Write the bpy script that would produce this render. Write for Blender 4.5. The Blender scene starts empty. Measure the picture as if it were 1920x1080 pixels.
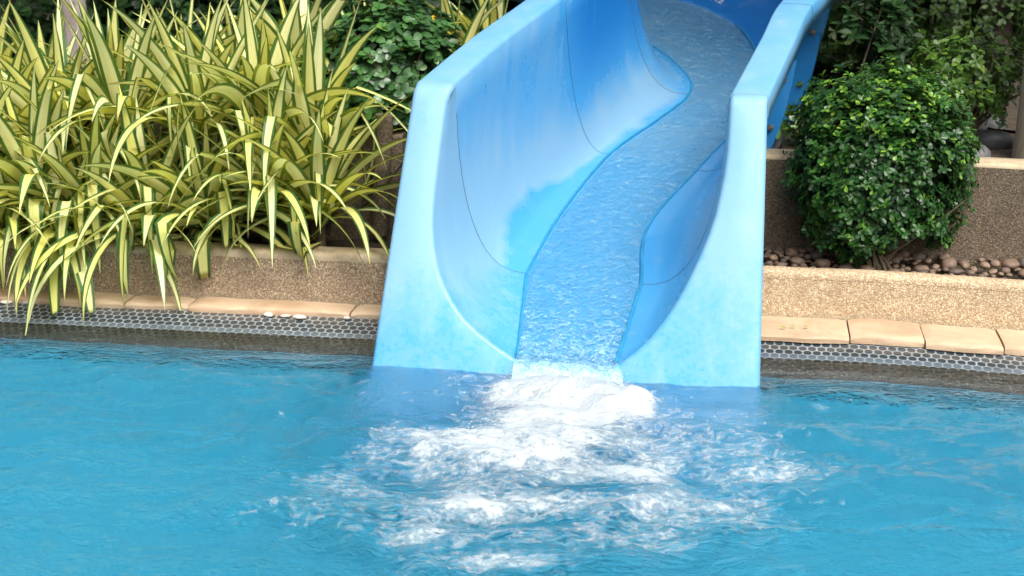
import bpy, bmesh, math, random
from mathutils import Vector, Matrix, noise
R = random.Random(7)
sc = bpy.context.scene
COL = sc.collection
V = Vector

# ------------------------------------------------------------------ camera
F = 2900.0; PITCH = math.radians(15.5); CAMH = 1.6
cam = bpy.data.cameras.new('camera'); camo = bpy.data.objects.new('camera', cam); COL.objects.link(camo)
camo.location = (0, 0, CAMH); camo.rotation_euler = (math.pi/2 - PITCH, 0, 0)
cam.sensor_width = 36; cam.lens = F/1920*36; cam.clip_end = 500; cam.clip_start = .05
cam.dof.use_dof = True; cam.dof.focus_distance = 5.15; cam.dof.aperture_fstop = 4.5
sc.camera = camo

def ray(u, v):
    x = (u-960)/F; y = -(v-540)/F
    return V((x, math.cos(PITCH)+y*math.sin(PITCH), -math.sin(PITCH)+y*math.cos(PITCH)))
def at_z(u, v, z):
    d = ray(u, v); t = (z-CAMH)/d.z; return V((d.x*t, d.y*t, z))
def at_y(u, v, Y):
    d = ray(u, v); t = Y/d.y; return V((d.x*t, Y, CAMH+d.z*t))
A = math.atan(.1545); ES = V((math.cos(A), -math.sin(A), 0)); EN = V((math.sin(A), math.cos(A), 0)); EO = V((0, 5.03, 0))
def bend(s): return -.05*max(0, (min(s, 2.0)-1.15)/.5)**1.5
def E(s, n, z): return EO + ES*s + EN*(n+bend(s)) + V((0, 0, z))
def SN(p):
    q = p-EO; s = q.dot(ES); return s, q.dot(EN)-bend(s)
def at_n(u, v, n):
    d = ray(u, v); t = (n + EO.dot(EN))/d.dot(EN); p = d*t; p.z += CAMH; return p
def sstep(a, b, x):
    t = min(1, max(0, (x-a)/(b-a))); return t*t*(3-2*t)
def lerp(a, b, t): return a+(b-a)*t

# ------------------------------------------------------------------ object helpers
def tag(o, label=None, cat=None, group=None, kind=None):
    if label: o['label'] = label
    if cat: o['category'] = cat
    if group: o['group'] = group
    if kind: o['kind'] = kind
    return o
def empty(name, loc, **k):
    o = bpy.data.objects.new(name, None); COL.objects.link(o); o.location = loc; o.empty_display_size = .1
    return tag(o, **k)
class MB:
    def __init__(s): s.v = []; s.f = []; s.uv = []; s.at = {}
    def add(s, verts, faces, uv=None, **at):
        b = len(s.v); s.v += [tuple(p) for p in verts]; s.f += [tuple(i+b for i in f) for f in faces]
        s.uv += uv if uv else [(0, 0)]*len(verts)
        for k in set(list(at)+list(s.at)):
            l = s.at.setdefault(k, []); l += [0.0]*(b-len(l))
            x = at.get(k, 0.0); l += list(x) if isinstance(x, (list, tuple)) else [x]*len(verts)
    def grid(s, rows, closed=False, uvrows=None, **at):
        m = len(rows[0]); vs = [p for r in rows for p in r]; fs = []
        for i in range(len(rows)-1):
            for j in range(m if closed else m-1):
                k = (j+1) % m; fs.append((i*m+j, i*m+k, (i+1)*m+k, (i+1)*m+j))
        s.add(vs, fs, [q for r in uvrows for q in r] if uvrows else None, **at)
    def tube(s, pts, rad, n=8, cap=True, **at):
        rows = []; up = V((0, 0, 1))
        for i, p in enumerate(pts):
            d = (pts[min(i+1, len(pts)-1)]-pts[max(i-1, 0)]).normalized()
            a = d.cross(up if abs(d.z) < .9 else V((1, 0, 0))).normalized(); b = d.cross(a)
            r = rad[i] if isinstance(rad, (list, tuple)) else rad
            rows.append([p+(a*math.cos(t)+b*math.sin(t))*r for t in [2*math.pi*k/n for k in range(n)]])
        uvr = [[(k/n, i*.1) for k in range(n)] for i in range(len(rows))]
        s.grid(rows, True, uvr, **at)
        if cap:
            s.add(rows[0], [tuple(range(n))]); s.add(rows[-1], [tuple(range(n))[::-1]])
    def build(s, name, mat, parent=None, smooth=True, angle=40, merge=False):
        me = bpy.data.meshes.new(name); me.from_pydata(s.v, [], s.f)
        uvl = me.uv_layers.new(name='UVMap')
        li = [0]*len(me.loops); me.loops.foreach_get('vertex_index', li)
        buf = [c for i in li for c in s.uv[i]]; uvl.data.foreach_set('uv', buf)
        for k, l in s.at.items():
            l += [0.0]*(len(s.v)-len(l)); a = me.attributes.new(k, 'FLOAT', 'POINT'); a.data.foreach_set('value', l)
        if merge:
            bm = bmesh.new(); bm.from_mesh(me); bmesh.ops.remove_doubles(bm, verts=bm.verts, dist=.0004)
            bmesh.ops.recalc_face_normals(bm, faces=bm.faces); bm.to_mesh(me); bm.free()
        me.materials.append(mat)
        if smooth:
            me.shade_smooth()
            if angle < 180: me.set_sharp_from_angle(angle=math.radians(angle))
        o = bpy.data.objects.new(name, me); COL.objects.link(o)
        if parent:
            o.parent = parent; me.transform(Matrix.Translation(-parent_loc(parent)))
        return o
def parent_loc(p):
    l = V(p.location)
    while p.parent: p = p.parent; l = l+V(p.location)
    return l
def recenter(o, p):
    o.data.transform(Matrix.Translation(-V(p))); o.location = p; return o

# ------------------------------------------------------------------ material helpers
class NT:
    def __init__(s, name):
        s.m = bpy.data.materials.new(name); s.m.use_nodes = True; s.t = s.m.node_tree; s.t.nodes.clear()
        s.out = s.t.nodes.new('ShaderNodeOutputMaterial')
    def n(s, typ, ins=None, **props):
        x = s.t.nodes.new(typ)
        for k, v in props.items(): setattr(x, k, v)
        for k, v in (ins or {}).items():
            if hasattr(v, 'is_linked') or isinstance(v, bpy.types.NodeSocket): s.t.links.new(v, x.inputs[k])
            else: x.inputs[k].default_value = v
        return x
    def math(s, op, a, b=0.0, c=0.0, clamp=False):
        return s.n('ShaderNodeMath', {0: a, 1: b, 2: c}, operation=op, use_clamp=clamp).outputs[0]
    def mix(s, fac, a, b, blend='MIX'):
        x = s.n('ShaderNodeMix', None, data_type='RGBA', blend_type=blend, clamp_factor=True)
        for i, v in ((0, fac), (6, a), (7, b)):
            if isinstance(v, bpy.types.NodeSocket): s.t.links.new(v, x.inputs[i])
            else: x.inputs[i].default_value = v if i == 0 else (v[0], v[1], v[2], 1)
        return x.outputs[2]
    def ramp(s, fac, *stops):
        r = s.n('ShaderNodeValToRGB', {0: fac}); e = r.color_ramp.elements
        while len(e) < len(stops): e.new(.5)
        for q, (p, c) in zip(e, stops):
            q.position = p; q.color = (c, c, c, 1) if isinstance(c, (int, float)) else (c[0], c[1], c[2], 1)
        return r.outputs[0]
    def noise(s, vec, scale, detail=4, rough=.55, dist=0, out=0, **k):
        ins = {'Scale': scale, 'Detail': detail, 'Roughness': rough, 'Distortion': dist}
        if vec is not None: ins['Vector'] = vec
        return s.n('ShaderNodeTexNoise', ins, **k).outputs[out]
    def vor(s, vec, scale, out='Distance', **k):
        ins = {'Scale': scale}
        if vec is not None: ins['Vector'] = vec
        return s.n('ShaderNodeTexVoronoi', ins, **k).outputs[out]
    def mapping(s, vec, scale=(1, 1, 1), rot=(0, 0, 0), loc=(0, 0, 0)):
        return s.n('ShaderNodeMapping', {'Vector': vec, 'Scale': scale, 'Rotation': rot, 'Location': loc}).outputs[0]
    def geo(s): return s.n('ShaderNodeNewGeometry').outputs['Position']
    def obj(s): return s.n('ShaderNodeTexCoord').outputs['Object']
    def uv(s): return s.n('ShaderNodeUVMap', None, uv_map='UVMap').outputs[0]
    def attr(s, name): return s.n('ShaderNodeAttribute', None, attribute_name=name).outputs['Fac']
    def bump(s, h, strength=.3, dist=.01, normal=None):
        ins = {'Height': h, 'Strength': strength, 'Distance': dist}
        if normal is not None: ins['Normal'] = normal
        return s.n('ShaderNodeBump', ins).outputs[0]
    def bsdf(s, base, rough=.5, normal=None, **k):
        ins = {'Base Color': base if isinstance(base, bpy.types.NodeSocket) else (*base, 1), 'Roughness': rough}
        if normal is not None: ins['Normal'] = normal
        for a, b in k.items(): ins[a.replace('_', ' ')] = b
        return s.n('ShaderNodeBsdfPrincipled', ins).outputs[0]
    def surf(s, sh): s.t.links.new(sh, s.out.inputs[0]); return s.m

def mat_gelcoat(front=False):
    t = NT('blue_gelcoat_front' if front else 'blue_gelcoat')
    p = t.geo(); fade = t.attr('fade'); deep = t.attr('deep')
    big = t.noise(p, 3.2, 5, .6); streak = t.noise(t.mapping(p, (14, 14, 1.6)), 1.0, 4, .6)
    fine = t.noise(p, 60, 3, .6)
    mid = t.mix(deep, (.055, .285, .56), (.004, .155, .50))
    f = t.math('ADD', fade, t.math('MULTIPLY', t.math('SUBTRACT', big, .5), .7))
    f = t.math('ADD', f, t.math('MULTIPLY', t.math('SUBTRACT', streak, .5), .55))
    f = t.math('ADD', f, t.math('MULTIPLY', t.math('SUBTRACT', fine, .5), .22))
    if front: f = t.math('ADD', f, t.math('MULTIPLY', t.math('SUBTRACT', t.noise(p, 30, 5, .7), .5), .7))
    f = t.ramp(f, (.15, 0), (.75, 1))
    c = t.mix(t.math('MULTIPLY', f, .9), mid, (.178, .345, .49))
    # small scuffs and specks
    sp = t.ramp(t.noise(p, 95, 2, .7), (.68, 0), (.74, 1))
    spm = t.ramp(t.noise(p, 7, 2, .5), (.5, 0), (.62, 1))
    c = t.mix(t.math('MULTIPLY', t.math('MULTIPLY', sp, spm), .5), c, (.04, .22, .5))
    c = t.mix(t.math('MULTIPLY', t.ramp(streak, (.55, 0), (.8, 1)), .15), c, (.36, .47, .56))
    ro = t.math('ADD', .24, t.math('MULTIPLY', f, .22))
    nb = t.bump(t.noise(p, 9, 2, .5), .12, .02)
    return t.surf(t.bsdf(c, ro, nb, IOR=1.45))
def mat_simple(name, c, rough=.6, c2=None, scale=20, bump=0, metal=0):
    t = NT(name); p = t.geo(); n = t.noise(p, scale, 5, .6)
    col = t.mix(t.ramp(n, (.35, 0), (.65, 1)), c, c2 or tuple(x*.75 for x in c))
    return t.surf(t.bsdf(col, rough, t.bump(n, bump, .01) if bump else None, Metallic=metal))
def mat_aggregate(name, a, b, c):
    t = NT(name); p = t.obj()
    n = t.n('ShaderNodeTexVoronoi', {'Vector': p, 'Scale': 190.0}); cid = n.outputs['Color']
    sep = t.n('ShaderNodeSeparateColor', {0: cid}).outputs[0]
    col = t.ramp(sep, (0, c), (.25, a), (.55, b), (.8, a), (1, tuple(min(1, x*1.5) for x in b)))
    d = n.outputs['Distance']
    col = t.mix(t.ramp(d, (.35, 0), (.75, .75)), col, tuple(x*.8 for x in c))
    st = t.noise(p, 4, 6, .65); col = t.mix(t.math('MULTIPLY', t.ramp(st, (.45, 0), (.75, 1)), .45), col, tuple(x*.6 for x in c))
    low = t.n('ShaderNodeSeparateXYZ', {0: t.geo()}).outputs[2]
    alg = t.math('MULTIPLY', t.ramp(t.math('ADD', low, t.math('MULTIPLY', t.noise(p, 18, 4, .6), .04)), (.075, 1), (.1, 0)), .45)
    col = t.mix(alg, col, (.2, .2, .15))
    return t.surf(t.bsdf(col, .8, t.bump(t.math('SUBTRACT', 1, d), .5, .004)))
def mat_sandstone(name='sandstone'):
    t = NT(name); p = t.geo()
    w = t.noise(t.mapping(p, (1, 1, 3)), 3.5, 6, .65, .8)
    col = t.ramp(w, (.25, (.30, .18, .11)), (.45, (.42, .28, .175)), (.62, (.50, .37, .25)), (.8, (.42, .26, .17)))
    oi = t.n('ShaderNodeObjectInfo').outputs['Random']
    col = t.mix(t.math('MULTIPLY', oi, .55), col, (.54, .42, .29))
    sp = t.noise(p, 120, 3, .6); col = t.mix(t.math('MULTIPLY', t.ramp(sp, (.6, 0), (.7, 1)), .25), col, (.2, .12, .07))
    return t.surf(t.bsdf(col, .75, t.bump(t.math('ADD', w, t.math('MULTIPLY', sp, .3)), .5, .01)))
def mat_penny():
    t = NT('penny_tile'); uv = t.uv(); s3 = math.sqrt(3)
    sep = t.n('ShaderNodeSeparateXYZ', {0: uv}); a = .031
    u = t.math('DIVIDE', sep.outputs[0], a); v = t.math('DIVIDE', sep.outputs[1], a*s3)
    def cell(o):
        fu = t.math('SUBTRACT', t.math('FRACT', t.math('ADD', u, o)), .5)
        fv = t.math('MULTIPLY', t.math('SUBTRACT', t.math('FRACT', t.math('ADD', v, o)), .5), s3)
        # hexagon-ish distance between circle and hex
        return t.math('POWER', t.math('ADD', t.math('POWER', t.math('ABSOLUTE', fu), 2.3), t.math('POWER', t.math('ABSOLUTE', fv), 2.3)), 1/2.3)
    d = t.math('MINIMUM', cell(0.0), cell(.5))
    wn = t.noise(uv, 70, 2, .5)
    d = t.math('ADD', d, t.math('MULTIPLY', t.math('SUBTRACT', wn, .5), .06))
    g = t.ramp(d, (.405, 0), (.45, 1))
    p = t.geo()
    big = t.noise(p, 5, 4, .6)
    tile = t.mix(big, (.02, .03, .038), (.05, .065, .078))
    grout = t.mix(t.ramp(t.noise(p, 11, 4, .6), (.4, 0), (.7, 1)), (.27, .30, .32), (.18, .18, .15))
    col = t.mix(g, tile, grout)
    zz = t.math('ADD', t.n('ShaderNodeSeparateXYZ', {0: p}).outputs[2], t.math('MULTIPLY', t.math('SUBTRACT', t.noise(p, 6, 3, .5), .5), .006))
    wet = t.n('ShaderNodeMapRange', {0: zz, 1: -.001, 2: .002, 3: .10, 4: 1.0}).outputs[0]
    sheen = t.math('MULTIPLY', t.n('ShaderNodeMapRange', {0: zz, 1: .0, 2: .0025}).outputs[0], t.n('ShaderNodeMapRange', {0: zz, 1: .005, 2: .010, 3: 1.0, 4: 0.0}).outputs[0])  # pale waterline band: the water film's sheen put into the tile colour
    col = t.mix(t.math('MULTIPLY', sheen, .55), col, (.15, .19, .23))
    col = t.mix(t.math('SUBTRACT', 1, wet), col, (.012, .016, .014))
    return t.surf(t.bsdf(col, t.math('ADD', .16, t.math('MULTIPLY', g, .25)), t.bump(t.math('SUBTRACT', 1, g), .35, .002), Coat_Weight=.6, Coat_Roughness=.12))
def mat_leaf(name, stops, rough=.32, transl=.22, spec=.5):
    t = NT(name); r = t.attr('rnd'); uv = t.uv(); x = t.n('ShaderNodeSeparateXYZ', {0: uv}).outputs[0]
    col = t.ramp(r, *stops)
    rib = t.ramp(t.math('ABSOLUTE', t.math('SUBTRACT', x, .5)), (.02, 1), (.07, 0))
    col = t.mix(t.math('MULTIPLY', rib, .35), col, t.mix(.5, col, (.25, .34, .12)))
    b = t.bsdf(col, rough, None)
    b.node.inputs['Specular IOR Level'].default_value = spec
    tr = t.n('ShaderNodeBsdfTranslucent', {0: t.mix(.5, col, (.12, .22, .02))}).outputs[0]
    return t.surf(t.n('ShaderNodeMixShader', {0: transl, 1: b, 2: tr}).outputs[0])
def mat_variegated():
    t = NT('variegated_leaf'); uv = t.uv(); sep = t.n('ShaderNodeSeparateXYZ', {0: uv}); x = sep.outputs[0]; y = sep.outputs[1]
    r = t.attr('rnd'); old = t.attr('old')
    d = t.math('ABSOLUTE', t.math('SUBTRACT', x, .5))
    d = t.math('ADD', d, t.math('MULTIPLY', t.math('SUBTRACT', t.noise(t.mapping(uv, (9, .7, 1)), 1.0, 3, .6), .5), .09))
    cream = t.mix(r, (.84, .80, .22), (.86, .85, .48))
    young = t.mix(r, (.68, .68, .015), (.80, .73, .05))
    cream = t.mix(t.ramp(y, (.03, 0), (.32, 1)), young, cream)
    base = t.mix(t.ramp(y, (.0, 1), (.13, 0)), cream, (.20, .34, .02))
    lines = t.ramp(t.noise(t.mapping(uv, (34, .35, 1)), 1.0, 2, .5), (.56, 0), (.66, 1))
    base = t.mix(t.math('MULTIPLY', lines, .38), base, (.26, .34, .05))
    green = t.mix(r, (.022, .090, .032), (.050, .145, .038))
    wd = t.math('ADD', .315, t.math('MULTIPLY', t.math('SUBTRACT', t.noise(t.mapping(uv, (0, 0, 0)), 1.0), .5), .01))
    e = t.ramp(t.math('ADD', d, t.math('MULTIPLY', y, .06)), (.298, 0), (.345, 1))
    col = t.mix(e, base, green)
    # browned tips of the old leaves
    bt = t.math('MULTIPLY', t.ramp(y, (.9, 0), (.99, 1)), old)
    col = t.mix(bt, col, (.30, .20, .10))
    b = t.bsdf(col, .38, t.bump(t.noise(t.mapping(uv, (40, .5, 1)), 1.0, 2, .5), .25, .002))
    b.node.inputs['Specular IOR Level'].default_value = .4
    tr = t.n('ShaderNodeBsdfTranslucent', {0: t.mix(.5, col, (.72, .72, .01))}).outputs[0]
    return t.surf(t.n('ShaderNodeMixShader', {0: .34, 1: b, 2: tr}).outputs[0])
def mat_water():
    t = NT('pool_water'); p = t.geo()
    h1 = t.noise(t.mapping(p, (1, 2.0, 1), (0, 0, .12)), 6, 4, .58, .7)
    h2 = t.noise(t.mapping(p, (1, 1.8, 1), (0, 0, -.25)), 30, 3, .6, .4)
    h = t.math('ADD', h1, t.math('MULTIPLY', h2, .62))
    n = t.bump(h, 1.0, t.math('ADD', .02, t.math('MULTIPLY', t.attr('calm'), .25)))
    b = t.bsdf((.86, .98, 1.0), .015, n, IOR=1.333)
    b.node.inputs['Transmission Weight'].default_value = 1
    t.t.links.new(t.math('ADD', .14, t.math('MULTIPLY', t.attr('calm'), .40), clamp=True), b.node.inputs['Specular IOR Level'])  # reflection weakened through the material near the rim, so the coping mirrors less
    return t.surf(b)
def mat_foam(name='foam'):
    t = NT(name); p = t.geo(); d = t.attr('dens')
    n1 = t.noise(t.mapping(p, (1, 1.7, 1)), 22, 7, .74, 1.0)
    wp = t.n('ShaderNodeVectorMath', {0: p, 1: t.n('ShaderNodeVectorMath', {0: t.noise(p, 14, 3, .6, 0, 1), 1: (.10, .10, .10)}, operation='MULTIPLY').outputs[0]}, operation='ADD').outputs[0]
    v = t.vor(t.mapping(wp, (1, 1.5, 1)), 34); v2 = t.vor(wp, 90)
    cells = t.math('ADD', t.math('MULTIPLY', v, .6), t.math('MULTIPLY', v2, .4))
    a = t.math('ADD', t.math('MULTIPLY', d, 1.0), t.math('MULTIPLY', t.math('SUBTRACT', n1, .55), 2.0))
    a = t.math('ADD', a, t.math('MULTIPLY', t.math('SUBTRACT', cells, .42), .8))
    a = t.ramp(a, (.10, 0), (.62, .44), (1.3, .95))
    nb = t.bump(t.math('ADD', n1, t.math('MULTIPLY', cells, .5)), .8, .022)
    b = t.bsdf((.74, .78, .80), .35, nb)
    tr = t.n('ShaderNodeBsdfTranslucent', {0: (.55, .64, .68, 1)}).outputs[0]
    b = t.n('ShaderNodeMixShader', {0: .3, 1: b, 2: tr}).outputs[0]
    tp = t.n('ShaderNodeBsdfTransparent').outputs[0]
    return t.surf(t.n('ShaderNodeMixShader', {0: a, 1: tp, 2: b}).outputs[0])
def mat_flow():
    t = NT('slide_water'); uv = t.uv(); p = t.geo(); d = t.attr('dens')
    n1 = t.noise(t.mapping(p, (1, 1, 1)), 38, 4, .65, 1.2); n2 = t.noise(p, 7, 4, .6); n3 = t.noise(p, 110, 2, .6)
    h = t.math('ADD', n1, t.math('MULTIPLY', n3, .3))
    nb = t.bump(h, .8, .014)
    rip = t.ramp(n1, (.46, 0), (.66, 1)); pat = t.ramp(n2, (.38, .25), (.62, 1))
    fo = t.math('ADD', .03, t.math('MULTIPLY', t.math('MULTIPLY', rip, pat), .24))
    ex = t.math('ADD', d, t.math('ADD', t.math('MULTIPLY', t.math('SUBTRACT', n1, .5), 1.1), t.math('MULTIPLY', t.math('SUBTRACT', n3, .5), .5)))
    fo = t.math('ADD', fo, t.ramp(ex, (.22, 0), (1.0, .9)), clamp=True)
    b = t.bsdf((.46, .76, .90), .25, nb)
    tp = t.n('ShaderNodeBsdfTransparent', {0: (.97, 1.0, 1.0, 1)}).outputs[0]
    m = t.n('ShaderNodeMixShader', {0: fo, 1: tp, 2: b}).outputs[0]
    fr = t.n('ShaderNodeFresnel', {'IOR': 1.33, 'Normal': nb}).outputs[0]
    gl = t.n('ShaderNodeBsdfGlossy', {'Roughness': .06, 'Normal': nb}).outputs[0]
    return t.surf(t.n('ShaderNodeMixShader', {0: t.math('MULTIPLY', fr, .7), 1: m, 2: gl}).outputs[0])
def mat_pool_floor():
    t = NT('pool_blue'); p = t.geo()
    n = t.noise(p, 1.3, 3, .5)
    col = t.mix(n, (.034, .325, .49), (.05, .41, .585))
    return t.surf(t.bsdf(col, .5))
def mat_pebble(name, a, b, c):
    t = NT(name); r = t.n('ShaderNodeObjectInfo').outputs['Random']; n = t.noise(t.obj(), 35, 5, .6)
    col = t.ramp(r, (0, a), (.5, b), (1, c))
    col = t.mix(t.math('MULTIPLY', t.ramp(n, (.4, 0), (.7, 1)), .4), col, tuple(x*.5 for x in a))
    return t.surf(t.bsdf(col, .6, t.bump(n, .2, .005)))
def mat_bark(name, a, b):
    t = NT(name); p = t.obj(); n = t.noise(t.mapping(p, (14, 14, 3)), 1.5, 6, .65, .5); n2 = t.noise(p, 12, 4, .6)
    col = t.mix(t.ramp(n, (.35, 0), (.65, 1)), a, b); col = t.mix(t.ramp(n2, (.6, 0), (.72, .6)), col, (.05, .045, .04))
    return t.surf(t.bsdf(col, .85, t.bump(n, .5, .02)))

M = {}
M['gel'] = mat_gelcoat(); M['gelf'] = mat_gelcoat(True)
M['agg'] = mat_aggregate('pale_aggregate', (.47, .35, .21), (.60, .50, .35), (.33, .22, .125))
M['aggd'] = mat_aggregate('shaded_aggregate', (.33, .24, .155), (.46, .36, .25), (.18, .12, .075))  # pale aggregate again, with shade under the plants put into its colour
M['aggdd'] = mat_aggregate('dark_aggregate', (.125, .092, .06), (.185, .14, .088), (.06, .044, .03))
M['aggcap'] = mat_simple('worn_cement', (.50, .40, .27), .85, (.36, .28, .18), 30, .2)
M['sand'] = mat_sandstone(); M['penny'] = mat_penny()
M['vari'] = mat_variegated()
M['water'] = mat_water(); M['foam'] = mat_foam(); M['flow'] = mat_flow(); M['pool'] = mat_pool_floor()
M['soil'] = mat_simple('soil', (.035, .024, .016), .95, (.07, .048, .03), 25, .5)
M['conc'] = mat_simple('concrete', (.30, .27, .22), .9, (.2, .18, .15), 8, .3)
M['steel'] = mat_simple('galvanised_steel', (.42, .43, .44), .4, (.3, .3, .3), 40, .1, .8)
M['bolt'] = mat_simple('stainless_bolt', (.55, .5, .45), .3, (.3, .22, .16), 60, .1, .9)
M['dark'] = mat_simple('sealant', (.03, .09, .14), .6)
M['joint'] = mat_simple('joint_blue', (.02, .25, .47), .4)
M['white'] = mat_simple('worn_white_paint', (.7, .75, .8), .5)
M['black'] = mat_simple('black_rubber', (.015, .015, .016), .5)
M['stem'] = mat_simple('stem', (.16, .12, .07), .8, (.08, .06, .035), 40, .3)
M['twig'] = mat_simple('twig', (.24, .18, .13), .8, (.12, .09, .06), 40, .3)
M['pebble'] = mat_pebble('brown_pebble', (.13, .085, .058), (.22, .15, .105), (.075, .058, .048))
M['wpebble'] = mat_pebble('white_pebble', (.60, .54, .46), (.72, .68, .62), (.52, .46, .38))
M['rock'] = mat_pebble('grey_rock', (.08, .083, .083), (.11, .11, .115), (.06, .06, .06))
M['barkg'] = mat_bark('grey_bark', (.42, .36, .34), (.24, .19, .18))
M['barkp'] = mat_bark('palm_bark', (.36, .30, .23), (.26, .215, .16))
M['barkd'] = mat_bark('dark_bark', (.16, .11, .11), (.08, .055, .055))
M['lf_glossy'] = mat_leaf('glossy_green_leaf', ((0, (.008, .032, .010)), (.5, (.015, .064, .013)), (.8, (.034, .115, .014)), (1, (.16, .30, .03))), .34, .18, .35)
M['lf_round'] = mat_leaf('round_green_leaf', ((0, (.018, .055, .020)), (.5, (.040, .12, .032)), (.9, (.075, .19, .035)), (.965, (.12, .24, .04)), (.975, (.72, .48, .02)), (1, (.62, .30, .03))), .36, .15, .5)
M['lf_light'] = mat_leaf('light_green_leaf', ((0, (.025, .065, .010)), (.5, (.06, .14, .015)), (.85, (.13, .25, .02)), (.97, (.22, .33, .03)), (1, (.45, .38, .04))), .4, .2)
M['lf_dark'] = mat_leaf('dark_green_leaf', ((0, (.007, .022, .007)), (.5, (.013, .042, .011)), (.9, (.024, .07, .016)), (1, (.05, .11, .02))), .5, .14, .2)
M['lf_vine'] = mat_leaf('vine_leaf', ((0, (.008, .022, .004)), (.5, (.028, .068, .008)), (1, (.10, .18, .018))), .5, .2)
M['lf_fern'] = mat_leaf('fern_leaf', ((0, (.10, .24, .02)), (1, (.22, .42, .05))), .45, .3)

# ------------------------------------------------------------------ the setting: pool, ground
def strip(prof, ss):   # profile [(n,z)] swept along s with uv in metres
    rows, uvr = [], []
    L = [0]
    for a, b in zip(prof, prof[1:]): L.append(L[-1]+math.hypot(a[0]-b[0], a[1]-b[1]))
    for s in ss:
        rows.append([E(s, n, z) for n, z in prof]); uvr.append([(s, l) for l in L])
    return rows, uvr
def frange(a, b, d):
    k = max(1, int(round((b-a)/d))); return [a+(b-a)*i/k for i in range(k+1)]
SS = frange(-3.2, 2.9, .06); SSL = [-30]+SS+[30]
# pool rim of penny tiles: slope into the water, rounded nose, short vertical
prof = [(.20, .036), (.135, .033), (.05, .013), (0, .001), (-.06, -.014), (-.115, -.028), (-.128, -.036), (-.134, -.05), (-.134, -.075)]
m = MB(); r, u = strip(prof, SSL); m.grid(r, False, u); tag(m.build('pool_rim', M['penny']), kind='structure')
m = MB(); r, u = strip([(-.134, -.075), (-.134, -1.25)], SSL); m.grid(r, False, u); tag(m.build('pool_wall', M['pool']), kind='structure')
m = MB(); r, u = strip([(-.12, -1.2), (-9.0, -1.2)], SSL); m.grid(r, False, u); tag(m.build('pool_floor', M['pool']), kind='structure')
m = MB(); r, u = strip([(-8.6, -1.3), (-8.6, .05), (-60, .05)], [-60, 60]); m.grid(r, False, u); tag(m.build('pool_deck', M['conc']), kind='structure')
# ground under everything behind the edge
m = MB(); r, u = strip([(.16, .018), (40, .018), (80, .018)], SSL[:1]+SS[::6]+SSL[-1:]); m.grid(r, False, u); tag(m.build('ground', M['soil']), kind='structure')

# ------------------------------------------------------------------ water
def px_blob(u, v, rx, ry, d):
    c = at_z(u, v, 0); dist = (c-V((0, 0, CAMH))).length; dep = CAMH/dist
    return (c.x, c.y, rx*dist/F, ry*dist/F/dep, d)
BL = [px_blob(*b) for b in [
    (1062, 690, 98, 17, 1.0), (1055, 722, 95, 34, 1.15), (1075, 765, 115, 36, 1.2), (965, 745, 50, 30, .8), (1150, 770, 60, 26, .85), (1010, 800, 110, 30, .62),
    (1040, 835, 185, 32, .60), (930, 850, 120, 26, .48), (800, 818, 85, 16, .68), (860, 845, 70, 18, .55), (1000, 885, 215, 30, .60),
    (1160, 900, 105, 34, .55), (1110, 955, 250, 17, .62), (900, 955, 110, 22, .62), (860, 930, 60, 34, .4), (1330, 940, 110, 16, .48), (1420, 895, 80, 12, .4),
    (1385, 855, 110, 45, .30), (650, 920, 60, 12, .45), (705, 938, 60, 9, .45), (790, 1005, 60, 34, .36), (1175, 1020, 70, 26, .30),
    (900, 1062, 110, 14, .52), (1010, 1066, 60, 9, .4), (620, 898, 50, 14, .26), (1500, 893, 60, 9, .3), (690, 870, 90, 30, .18),
    (1290, 800, 140, 45, .24), (1250, 730, 80, 18, .06), (740, 750, 110, 26, .05), (1000, 1010, 300, 22, .22), (1060, 990, 420, 60, .05), (950, 880, 340, 110, .07),
    (1300, 985, 160, 14, .3), (880, 690, 60, 20, .3), (1240, 880, 50, 24, .35), (1190, 760, 40, 14, .6), (640, 960, 110, 40, .12),
    (1140, 922, 62, 16, -.45), (1160, 862, 60, 14, -.35), (760, 925, 70, 16, -.25), (980, 925, 90, 9, -.12), (1000, 985, 160, 8, -.2), (1275, 895, 40, 16, -.3)]]
def foam_d(x, y):
    d = 0
    for cx, cy, rx, ry, w in BL:
        q = ((x-cx)/rx)**2+((y-cy)/ry)**2
        if q < 9: d += w*math.exp(-q*1.0)
    return d
CX, CY = at_z(1065, 730, 0).xy
def wave(x, y, fd):
    q = V((x, y, 0))
    r = math.hypot(x-CX, (y-CY))
    h = .034*noise.noise(V((x*2.0+y*.9, y*4.2, 1.3))) + .025*noise.noise(V((x*6.5+3*noise.noise(q*1.7), y*10.5, 7.1))) + 0.0055*noise.noise(V((x*15, y*24, 3.3)))
    h += .0045*math.sin(r*24 + 3.5*noise.noise(q*3))*math.exp(-r*.9)
    if fd > .12:
        k = min(1, fd)
        h += k*(.007*noise.fractal(V((x*11, y*9, 4.2)), 1, 2, 4)+.004)
    edge = SN(q)[1]
    return h*(.05+.95*sstep(-.10, -.45, edge))
def axis(lo, hi, fine, far):
    a = frange(lo, hi, fine); st = fine; x = lo
    L = []
    while x > -far: st *= 1.35; x -= st; L.append(x)
    st = fine; x = hi; H = []
    while x < far: st *= 1.35; x += st; H.append(x)
    return L[::-1]+a+H
xs = axis(-1.75, 2.0, .0135, 14)
ys = [y for y in axis(3.1, 5.42, .0135, 14) if -3.5 < y < 5.9]
rows = []; calm = []
for j, y in enumerate(ys):
    row = []
    for i, x in enumerate(xs):
        fine = -1.8 < x < 2.05 and 3.05 < y < 5.45
        fd = foam_d(x, y) if fine else 0
        z = wave(x, y, fd) if fine else 0
        row.append(V((x, y, z))); calm.append(sstep(-.08, -.40, SN(V((x, y, 0)))[1]))
    rows.append(row)
m = MB(); m.grid(rows, calm=calm)
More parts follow.
